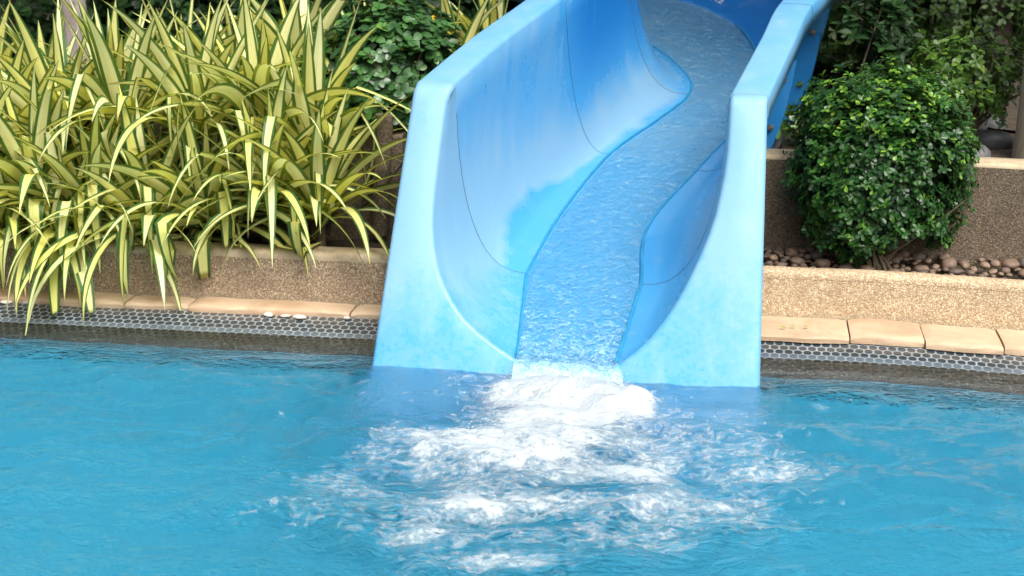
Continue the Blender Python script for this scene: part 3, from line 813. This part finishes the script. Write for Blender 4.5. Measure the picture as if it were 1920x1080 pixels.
def striped_plant(base, ground, n, Lr, label, upright=.5, face=None, W=.064):
    root = empty('striped_plant', (base.x, base.y, ground), label=label, cat='plant', group='variegated striped plants in the left bed')
    m = MB(); a0 = R.uniform(0, 6.28)
    for i in range(n):
        q = (i+.5)/n; az = a0+i*2.39996+R.uniform(-.25, .25)
        if face is not None and R.random() < face and math.sin(az) > 0: az = -az   # more leaves lean out to the light
        e0 = math.radians(lerp(86, lerp(8, 40, upright), q**.8)+R.uniform(-8, 8))
        L = R.uniform(*Lr)*lerp(.85, 1.12, q); droop = math.radians(lerp(12, lerp(125, 80, upright), q**1.1)+R.uniform(-18, 22))
        kink = (R.uniform(.38, .6), math.radians(R.uniform(45, 105))) if R.random() < .36 and q > .25 else None
        b = base+V((math.cos(az), math.sin(az), 0))*.012+V((0, 0, -.035*q))
        blade(m, b, az, e0, L, W*R.uniform(.72, 1.12), droop, R.random(), R.random() if q > .6 else 0, kink, 18, R.uniform(-.1, .95))
    m.build('foliage', M['vari'], root, angle=180)
    m = MB(); g = V((base.x, base.y+.01, ground)); m.tube([g, g.lerp(base, .5)+V((.006, 0, 0)), base+V((0, 0, .01))], [.018, .016, .012], 8); m.build('stem', M['stem'], root)
    return root
front = [(-55, 405, 'striped plant cut by the left edge of the photo in the front row'),
         (70, 370, 'low striped plant above the white pebbles at the far left'),
         (180, 415, 'striped plant with long tips reaching the sandstone at the left'),
         (285, 440, 'low striped plant hugging the wall in the middle of the front row'),
         (388, 415, 'big striped rosette with one folded leaf reaching down to the tile rim'),
         (505, 375, 'striped rosette over the low wall with a pair of long leaves hanging to the sandstone'),
         (600, 400, 'striped plant hanging over the wall beside the slide, nearest to it')]
for k, (u, v, lab) in enumerate(front):
    b = at_n(u, v, .385 if u < 350 else .43); striped_plant(b, .19, 46, (.50, .72) if u < 350 else (.46, .66), lab, .16 if u < 350 else .32, .6 if u < 350 else .5)
front += [(15, 455, 'lowest striped plant at the far left, its leaves lying over the wall top'), (125, 460, 'low striped plant whose leaves cover the wall face, second clump from the left edge')]
for u, v, lab in front[-2:]:
    striped_plant(at_n(u, v, .37), .19, 40, (.42, .60), lab, .05, .75)
mid = [(10, 300, 'striped plant in the second row at the left edge'), (120, 265, 'striped plant in the second row beneath the grey trunk'), (235, 245, 'tall striped rosette in the middle row, left of centre'),
       (375, 250, 'dense striped rosette in the middle row below the longest upright leaves'), (490, 250, 'striped plant in the middle row with a broad pale upright leaf'), (585, 290, 'striped plant arching its leaves before the dark wall next to the round-leaved bush')]
for u, v, lab in mid:
    b = at_n(u, v, .56); striped_plant(b, .19, 34, (.50, .72), lab, .64, .4)
backr = [(-20, 225, 'striped plant in the back row at the top left corner'), (95, 220, 'striped plant in the back row left of the grey trunk'), (215, 215, 'striped plant in the back row right of the grey trunk'), (345, 200, 'striped plant in the back row with two long leaves leaning left'),
         (450, 195, 'striped plant in the back row under the dark hedge'), (560, 150, 'striped plant in the back row touching the round-leaved bush')]
for u, v, lab in backr:
    b = at_n(u, v, .95); striped_plant(b, .56, 30, (.42, .62), lab, .82, .3)
for u, v, n_, lab in [(690, 95, 1.5, 'striped plant peeping out behind the round-leaved bush'), (850, 95, 1.6, 'striped plant at the slide upper left edge, behind the bush'), (925, 85, 2.0, 'striped plant tucked behind the top of the slide rim')]:
    b = at_n(u, v, n_); b.z = .66; striped_plant(b, .56, 30, (.45, .6), lab, .75, 0)

LEAF = {}
def leaf_add(m, p, d, nrm, L, W, rnd, shape='obovate', curl=.25):
    sd = d.cross(nrm)
    if sd.length < 1e-4: sd = d.orthogonal()
    sd.normalize(); nr = sd.cross(d).normalized()
    prof_ = {'obovate': ((0, .10), (.35, .62), (.68, 1.0), (.9, .72), (1, .12)), 'round': ((0, .12), (.25, .82), (.55, 1), (.85, .75), (1, .15)), 'lance': ((0, .1), (.3, .9), (.6, .85), (.85, .4), (1, .04)), 'quad': ((0, .15), (.5, 1), (1, .1))}[shape]
    rows, uvs = [], []
    for t, w in prof_:
        c = p+d*(L*t)-nr*(curl*L*t*t*.5); q = sd*(W*w*.5)
        rows.append([c-q+nr*(W*w*.12), c, c+q+nr*(W*w*.12)]); uvs.append([(0, t), (.5, t), (1, t)])
    m.grid(rows, False, uvs, rnd=rnd)
def rdir():
    while True:
        v = V((R.uniform(-1, 1), R.uniform(-1, 1), R.uniform(-1, 1)))
        if .05 < v.length < 1: return v.normalized()
def shrub(name, base, cen, rad, ntips, per, L, W, mat, label, cat='bush', shape='obovate', seed=0, lump=.22, group=None, spread=.75, shell=.55, twigs=24, rb=(0, 1), cut=None, topbright=0.0, lf=1.0, flecks=.004, boxy=0.0):
    root = empty(name, base, label=label, cat=cat, group=group); m = MB(); tw = MB(); tips = []
    cen = V(cen); rad = V(rad)
    for i in range(ntips):
        d = rdir(); k = R.uniform(shell, 1)**.6; k *= 1+boxy*(1/max(abs(d.x), abs(d.y), abs(d.z))-1)
        lm = 1+lump*noise.noise(d*2.3+V((seed, 0, 0)))+lump*.6*noise.noise(d*5.1+V((0, seed, 0)))+R.gauss(0, .03)
        o = V((d.x*rad.x, d.y*rad.y, d.z*rad.z))*k*lm; p = cen+o
        if cut and cut(p): continue
        if boxy and p.z < .215: continue
        tips.append(p); up = (d*.8+V((0, 0, .55))+rdir()*.45).normalized()
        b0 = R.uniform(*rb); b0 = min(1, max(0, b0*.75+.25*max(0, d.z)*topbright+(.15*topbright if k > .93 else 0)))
        for j in range(per):
            a = j*2.4+R.uniform(-.4, .4); q = up.orthogonal().normalized(); q.rotate(Matrix.Rotation(a, 3, up))
            dd = (up*(1-spread)+q*spread+rdir()*.2).normalized(); nn = (up+rdir()*.3).normalized()
            bb = b0*R.uniform(.6, 1.15) if R.random() > flecks else R.uniform(.95, 1)
            leaf_add(m, p-up*R.uniform(0, L*.9), dd, nn, L*R.uniform(.65, 1.15), W*R.uniform(.75, 1.15), min(1, max(0, bb)), shape)
    m.build('leaves', mat, root, angle=180)
    b = V(base)
    for i in range(min(twigs, len(tips))):
        e = tips[i]; mid_ = b.lerp(e, .5)+V((R.uniform(-.04, .04), R.uniform(-.04, .04), .04)); st_ = b+V((R.uniform(-.05, .05)*lf, R.uniform(-.04, .04)*lf, 0))
        tw.tube([st_, st_.lerp(mid_, .5), mid_, e], [.007*lf, .006*lf, .0045*lf, .002*lf], 5, False)
    if twigs: tw.build('stems', M['stem'] if name == 'glossy_bush' else M['twig'], root)
    return root
# glossy clipped bush right of the slide
bc = at_n(1655, 300, .53)
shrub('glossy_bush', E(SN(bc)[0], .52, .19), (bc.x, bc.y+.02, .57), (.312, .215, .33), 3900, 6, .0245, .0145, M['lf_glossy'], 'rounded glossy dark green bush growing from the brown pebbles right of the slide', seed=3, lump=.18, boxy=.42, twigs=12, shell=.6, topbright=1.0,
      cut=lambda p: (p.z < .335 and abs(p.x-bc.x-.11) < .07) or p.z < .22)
# round-leaved bush left of the slide
bl = at_n(735, 110, .88)
shrub('round_leaved_bush', (bl.x, bl.y, .56), (bl.x, bl.y, .82), (.30, .25, .30), 950, 6, .038, .031, M['lf_round'], 'round-leaved bush with a few yellow leaves beside the slide left rim', seed=11, lump=.25, shape='round', twigs=50, shell=.45, spread=.85, flecks=.012, rb=(.1, 1.15))
# loose light bush and others behind the retaining wall on the right
q = at_n(1800, 185, 1.35)
shrub('loose_shrub', (q.x+.03, q.y, .52), (q.x, q.y, .78), (.30, .26, .19), 420, 6, .036, .02, M['lf_light'], 'loose pale green shrub with bare twigs behind the glossy bush', seed=5, lump=.35, twigs=44, shell=.35)
q = at_n(1602, 100, 1.3)
shrub('laurel_shrub', (q.x, q.y, .52), (q.x, q.y, .90), (.27, .26, .42), 620, 6, .055, .028, M['lf_dark'], 'dark shrub with long leaves right behind the slide flange', seed=6, lump=.3, shape='lance', twigs=5, cut=lambda p: p.x < 1.27+.55*(p.y-6.0) or p.y < 5.95)
q = at_n(1740, 30, 3.0)
shrub('climbing_shrub', (q.x, q.y, .52), (q.x, q.y, 1.0), (.65, .35, .5), 1500, 6, .045, .022, M['lf_vine'], 'dim tangle of small-leaved climber hanging behind the fern', seed=7, lump=.45, twigs=8, shell=.5)
q = at_n(1510, 235, 1.15)
shrub('undergrowth_plant', (q.x, q.y, .52), (q.x, q.y, .60), (.14, .12, .10), 60, 5, .04, .022, M['lf_light'], 'small leafy undergrowth on the upper bed next to the slide flange', seed=8, twigs=6, cat='plant')
# fern
fr = at_n(1765, 108, 2.0); root = empty('fern', (fr.x, fr.y, .52), label='bright green fern fronds fanning up behind the loose shrub', cat='fern'); m = MB()
for i in range(13):
    az = i/13*6.28+R.uniform(-.2, .2); el = math.radians(R.uniform(30, 72)); L = R.uniform(.24, .34); p = V((fr.x, fr.y, fr.z-.10)); h = V((math.cos(az), math.sin(az), 0)); side = V((-h.y, h.x, 0))
    for k in range(16):
        t = k/15; e = el-1.1*t**1.6; d = h*math.cos(e)+V((0, 0, math.sin(e))); p = p+d*(L/16); w = .055*math.sin(min(1, t*1.15+.12)*math.pi)**.7+.008
        for sg in (-1, 1):
            leaf_add(m, p, (side*sg+d*.45).normalized(), side.cross(d)*1.0 if side.cross(d).z > 0 else -side.cross(d), w, .022, R.random(), 'quad', .3)
m.build('fronds', M['lf_fern'], root, angle=180)
m = MB(); m.tube([V((fr.x, fr.y, .5)), V((fr.x, fr.y, fr.z-.08))], .02, 8); m.build('stem', M['stem'], root)

# dark hedge shrubs at the back
hed = [(-2.9, 2.6, 'dark hedge shrub at the top left corner behind the striped plants'), (-1.95, 2.5, 'dark hedge shrub right of the grey trunk'), (-1.15, 2.6, 'dark hedge shrub above the middle of the striped plants'), (-.35, 3.9, 'dark hedge shrub behind the round-leaved bush'),
       (1.9, 4.3, 'dark hedge shrub behind the slide bend'), (3.0, 4.4, 'dark hedge shrub beyond the climber at the right')]
for i, (x, n_, lab) in enumerate(hed):
    p = E(x, n_, .55)
    shrub('hedge_shrub', p, (p.x, p.y, 1.0), (.75, .5, .62), 1100, 6, .055, .038, M['lf_dark'], lab, seed=20+i, lump=.3, shape='round', group='dark hedge shrubs at the back', twigs=6, shell=.55, lf=2)
# a far-off dense planting that closes the view
m = MB()
for i in range(9000):
    s = R.uniform(-7, 7); n_ = R.uniform(5.2, 6.0); z = R.uniform(.3, 2.2); p = E(s, n_, z); d = (V((R.uniform(-1, 1), -.7, R.uniform(-.6, .8)))).normalized()
    leaf_add(m, p, d, (V((0, -1, .6))+rdir()*.5).normalized(), R.uniform(.12, .22), R.uniform(.08, .14), R.random()*.8, 'quad')
tag(m.build('far_thicket', M['lf_dark'], angle=180), kind='stuff')
m = MB(); r, u = strip([(6.1, .02), (6.15, 1.9), (6.9, 1.9), (6.9, .02)], [-9, 9]); m.grid(r); 
tag(m.build('dark_backing', M['soil']), kind='structure')  # invented bank, added as a dark backing for the shade behind the leaves

# trees
def tree(name, p, rad, h, mat, label, lean=(0, 0), crown=(1.7, 1.4, .75), tips=1000, trunkpts=None):
    root = empty(name, p, label=label, cat='tree'); P0 = V(p); m = MB(); k = 10
    pts = [P0+V((lean[0]*t*t+.012*math.sin(t*9), lean[1]*t*t, h*t)) for t in [i/k for i in range(k+1)]]
    m.tube(pts, [rad*(1.12-.35*i/k) for i in range(k+1)], 14)
    for b in range(5):
        a = b*1.256+.3; q = pts[-1-b % 3]; m.tube([q, q+V((math.cos(a)*.45, math.sin(a)*.45, .35)), q+V((math.cos(a)*.8, math.sin(a)*.8, .8))], [rad*.45, rad*.3, rad*.12], 7)
    m.build('trunk', mat, root)
    c = pts[-1]+V((0, 0, .55)); m = MB()
    for i in range(tips):
        d = rdir(); lm = 1+.35*noise.noise(d*2.5+P0); o = V((d.x*crown[0], d.y*crown[1], d.z*crown[2]))*R.uniform(.35, 1)**.6*lm; q = c+o
        up = (d+V((0, 0, .4))+rdir()*.4).normalized()
        for j in range(5):
            e = up.orthogonal().normalized(); e.rotate(Matrix.Rotation(j*1.3, 3, up)); leaf_add(m, q, (e+up*.3).normalized(), (up+rdir()*.4).normalized(), R.uniform(.1, .16), .07, R.random(), 'quad')
    m.build('crown', M['lf_dark'], root, angle=180)
    return root
p = at_n(142, 60, 2.0); tree('garden_tree', (p.x, p.y, .54), .056, 2.6, M['barkg'], 'tree with a slim grey blotched trunk rising behind the striped plants', (-.25, -.8))
p = at_n(852, 30, 3.0); tree('garden_tree', (p.x, p.y, .54), .05, 2.9, M['barkd'], 'tree with a thin dark trunk behind the slide left rim', (.3, -1.2))
p = at_n(28, 20, 2.9); tree('garden_tree', (p.x, p.y, .54), .06, 2.9, M['barkd'], 'tree with a dark trunk at the top left corner', (-.3, -.9))
p = at_n(1872, 20, 3.0); tree('garden_tree', (p.x, p.y, .52), .06, 2.7, M['barkd'], 'tree with a dark trunk among the climbers at the top right', (-.2, -1.2))
p = E(1.75, 3.6, .52); tree('garden_tree', p, .07, 2.8, M['barkd'], 'tree with its trunk hidden behind the dark long-leaved shrub right of the slide', (.6, -.9))
# palm at the right edge
pp = at_n(1908, 300, 1.0); pr_ = .15; px = pp.x+pr_*.98
root = empty('palm_tree', (px, pp.y, .52), label='palm with a thick grey-brown ringed trunk at the right edge', cat='tree'); m = MB()
pts = [V((px+.01*t, pp.y+.02*t, .50+3.4*t)) for t in [i/60 for i in range(61)]]
m.tube(pts, [pr_*(1+.10*math.exp(-i*.35)-.0022*i+(.008 if i % 2 else 0)) for i in range(61)], 28); m.build('trunk', M['barkp'], root)
m = MB()
for i in range(14):
    az = i/14*6.28; p = pts[-1].copy(); el = R.uniform(.5, 1.2); h = V((math.cos(az), math.sin(az), 0)); side = V((-h.y, h.x, 0))
    for k in range(22):
        t = k/21; e = el-1.8*t; d = h*math.cos(e)+V((0, 0, math.sin(e))); p = p+d*.075
        for sg in (-1, 1): leaf_add(m, p, (side*sg+d*.6-V((0, 0, .25))).normalized(), V((0, 0, 1)), .34*math.sin((t*.85+.12)*math.pi)+.05, .03, R.random()*.6, 'quad')
m.build('crown', M['lf_vine'], root, angle=180)

# little things
p0 = at_n(700, 250, .645)
m = MB(); m.tube([at_n(721, 215, .63), at_n(716, 330, .63), at_n(712, 440, .62)], .034, 12); o = m.build('drain_pipe', M['aggdd']); recenter(o, at_n(712, 440, .62)); tag(o, 'grey-brown upright pipe on the dark wall left of the slide', 'pipe')
m = MB(); m.tube([at_n(672, 395, .55), at_n(700, 372, .56), at_n(724, 345, .57), at_n(760, 300, .58)], .004, 6); o = m.build('cable', M['black']); recenter(o, at_n(700, 372, .56)); tag(o, 'thin black cable slanting behind the slide left side', 'cable')
for u, v, lab in ((1462, 612, 'fallen green leaf on the sandstone, nearest the slide'), (1481, 611, 'fallen green leaf on the sandstone, middle of three'), (1506, 612, 'fallen yellow-green leaf on the sandstone, farthest from the slide')):
    p = at_z(u, v, .064); m = MB(); leaf_add(m, p, V((1, R.uniform(-.6, .6), .05)).normalized(), V((0, -.2, 1)), .02, .011, .95, 'obovate', .5); o = m.build('fallen_leaf', M['lf_light'], angle=180); recenter(o, p); tag(o, lab, 'leaf', 'fallen leaves on the coping')

# ------------------------------------------------------------------ light
w = bpy.data.worlds.new('World'); sc.world = w; w.use_nodes = True; nt = w.node_tree
SUN_EL, SUN_AZ = math.radians(52), math.radians(155)
sky = nt.nodes.new('ShaderNodeTexSky'); sky.sky_type = 'NISHITA'; sky.sun_disc = False; sky.sun_elevation = SUN_EL; sky.sun_rotation = SUN_AZ; sky.dust_density = 10; sky.air_density = 1.0; sky.ozone_density = 1
hs = nt.nodes.new('ShaderNodeHueSaturation'); hs.inputs['Saturation'].default_value = .35; nt.links.new(sky.outputs[0], hs.inputs['Color'])
bg = nt.nodes['Background']; nt.links.new(hs.outputs[0], bg.inputs[0]); bg.inputs[1].default_value = .15
sl = bpy.data.lights.new('sun', 'SUN'); so = bpy.data.objects.new('sun', sl); COL.objects.link(so)
sl.energy = 1.15; sl.angle = math.radians(22); sl.color = (1, .95, .87)
dv = V((math.sin(SUN_AZ)*math.cos(SUN_EL), math.cos(SUN_AZ)*math.cos(SUN_EL), math.sin(SUN_EL)))
so.rotation_euler = dv.to_track_quat('Z', 'Y').to_euler()

sc.view_settings.view_transform = 'Standard'; sc.view_settings.look = 'None'; sc.view_settings.exposure = .74; sc.view_settings.gamma = 1
sc.render.engine = 'CYCLES'; sc.cycles.use_denoising = True
sc.cycles.max_bounces = 10; sc.cycles.transparent_max_bounces = 16; sc.cycles.caustics_refractive = True; sc.cycles.caustics_reflective = False; sc.cycles.sample_clamp_indirect = 6
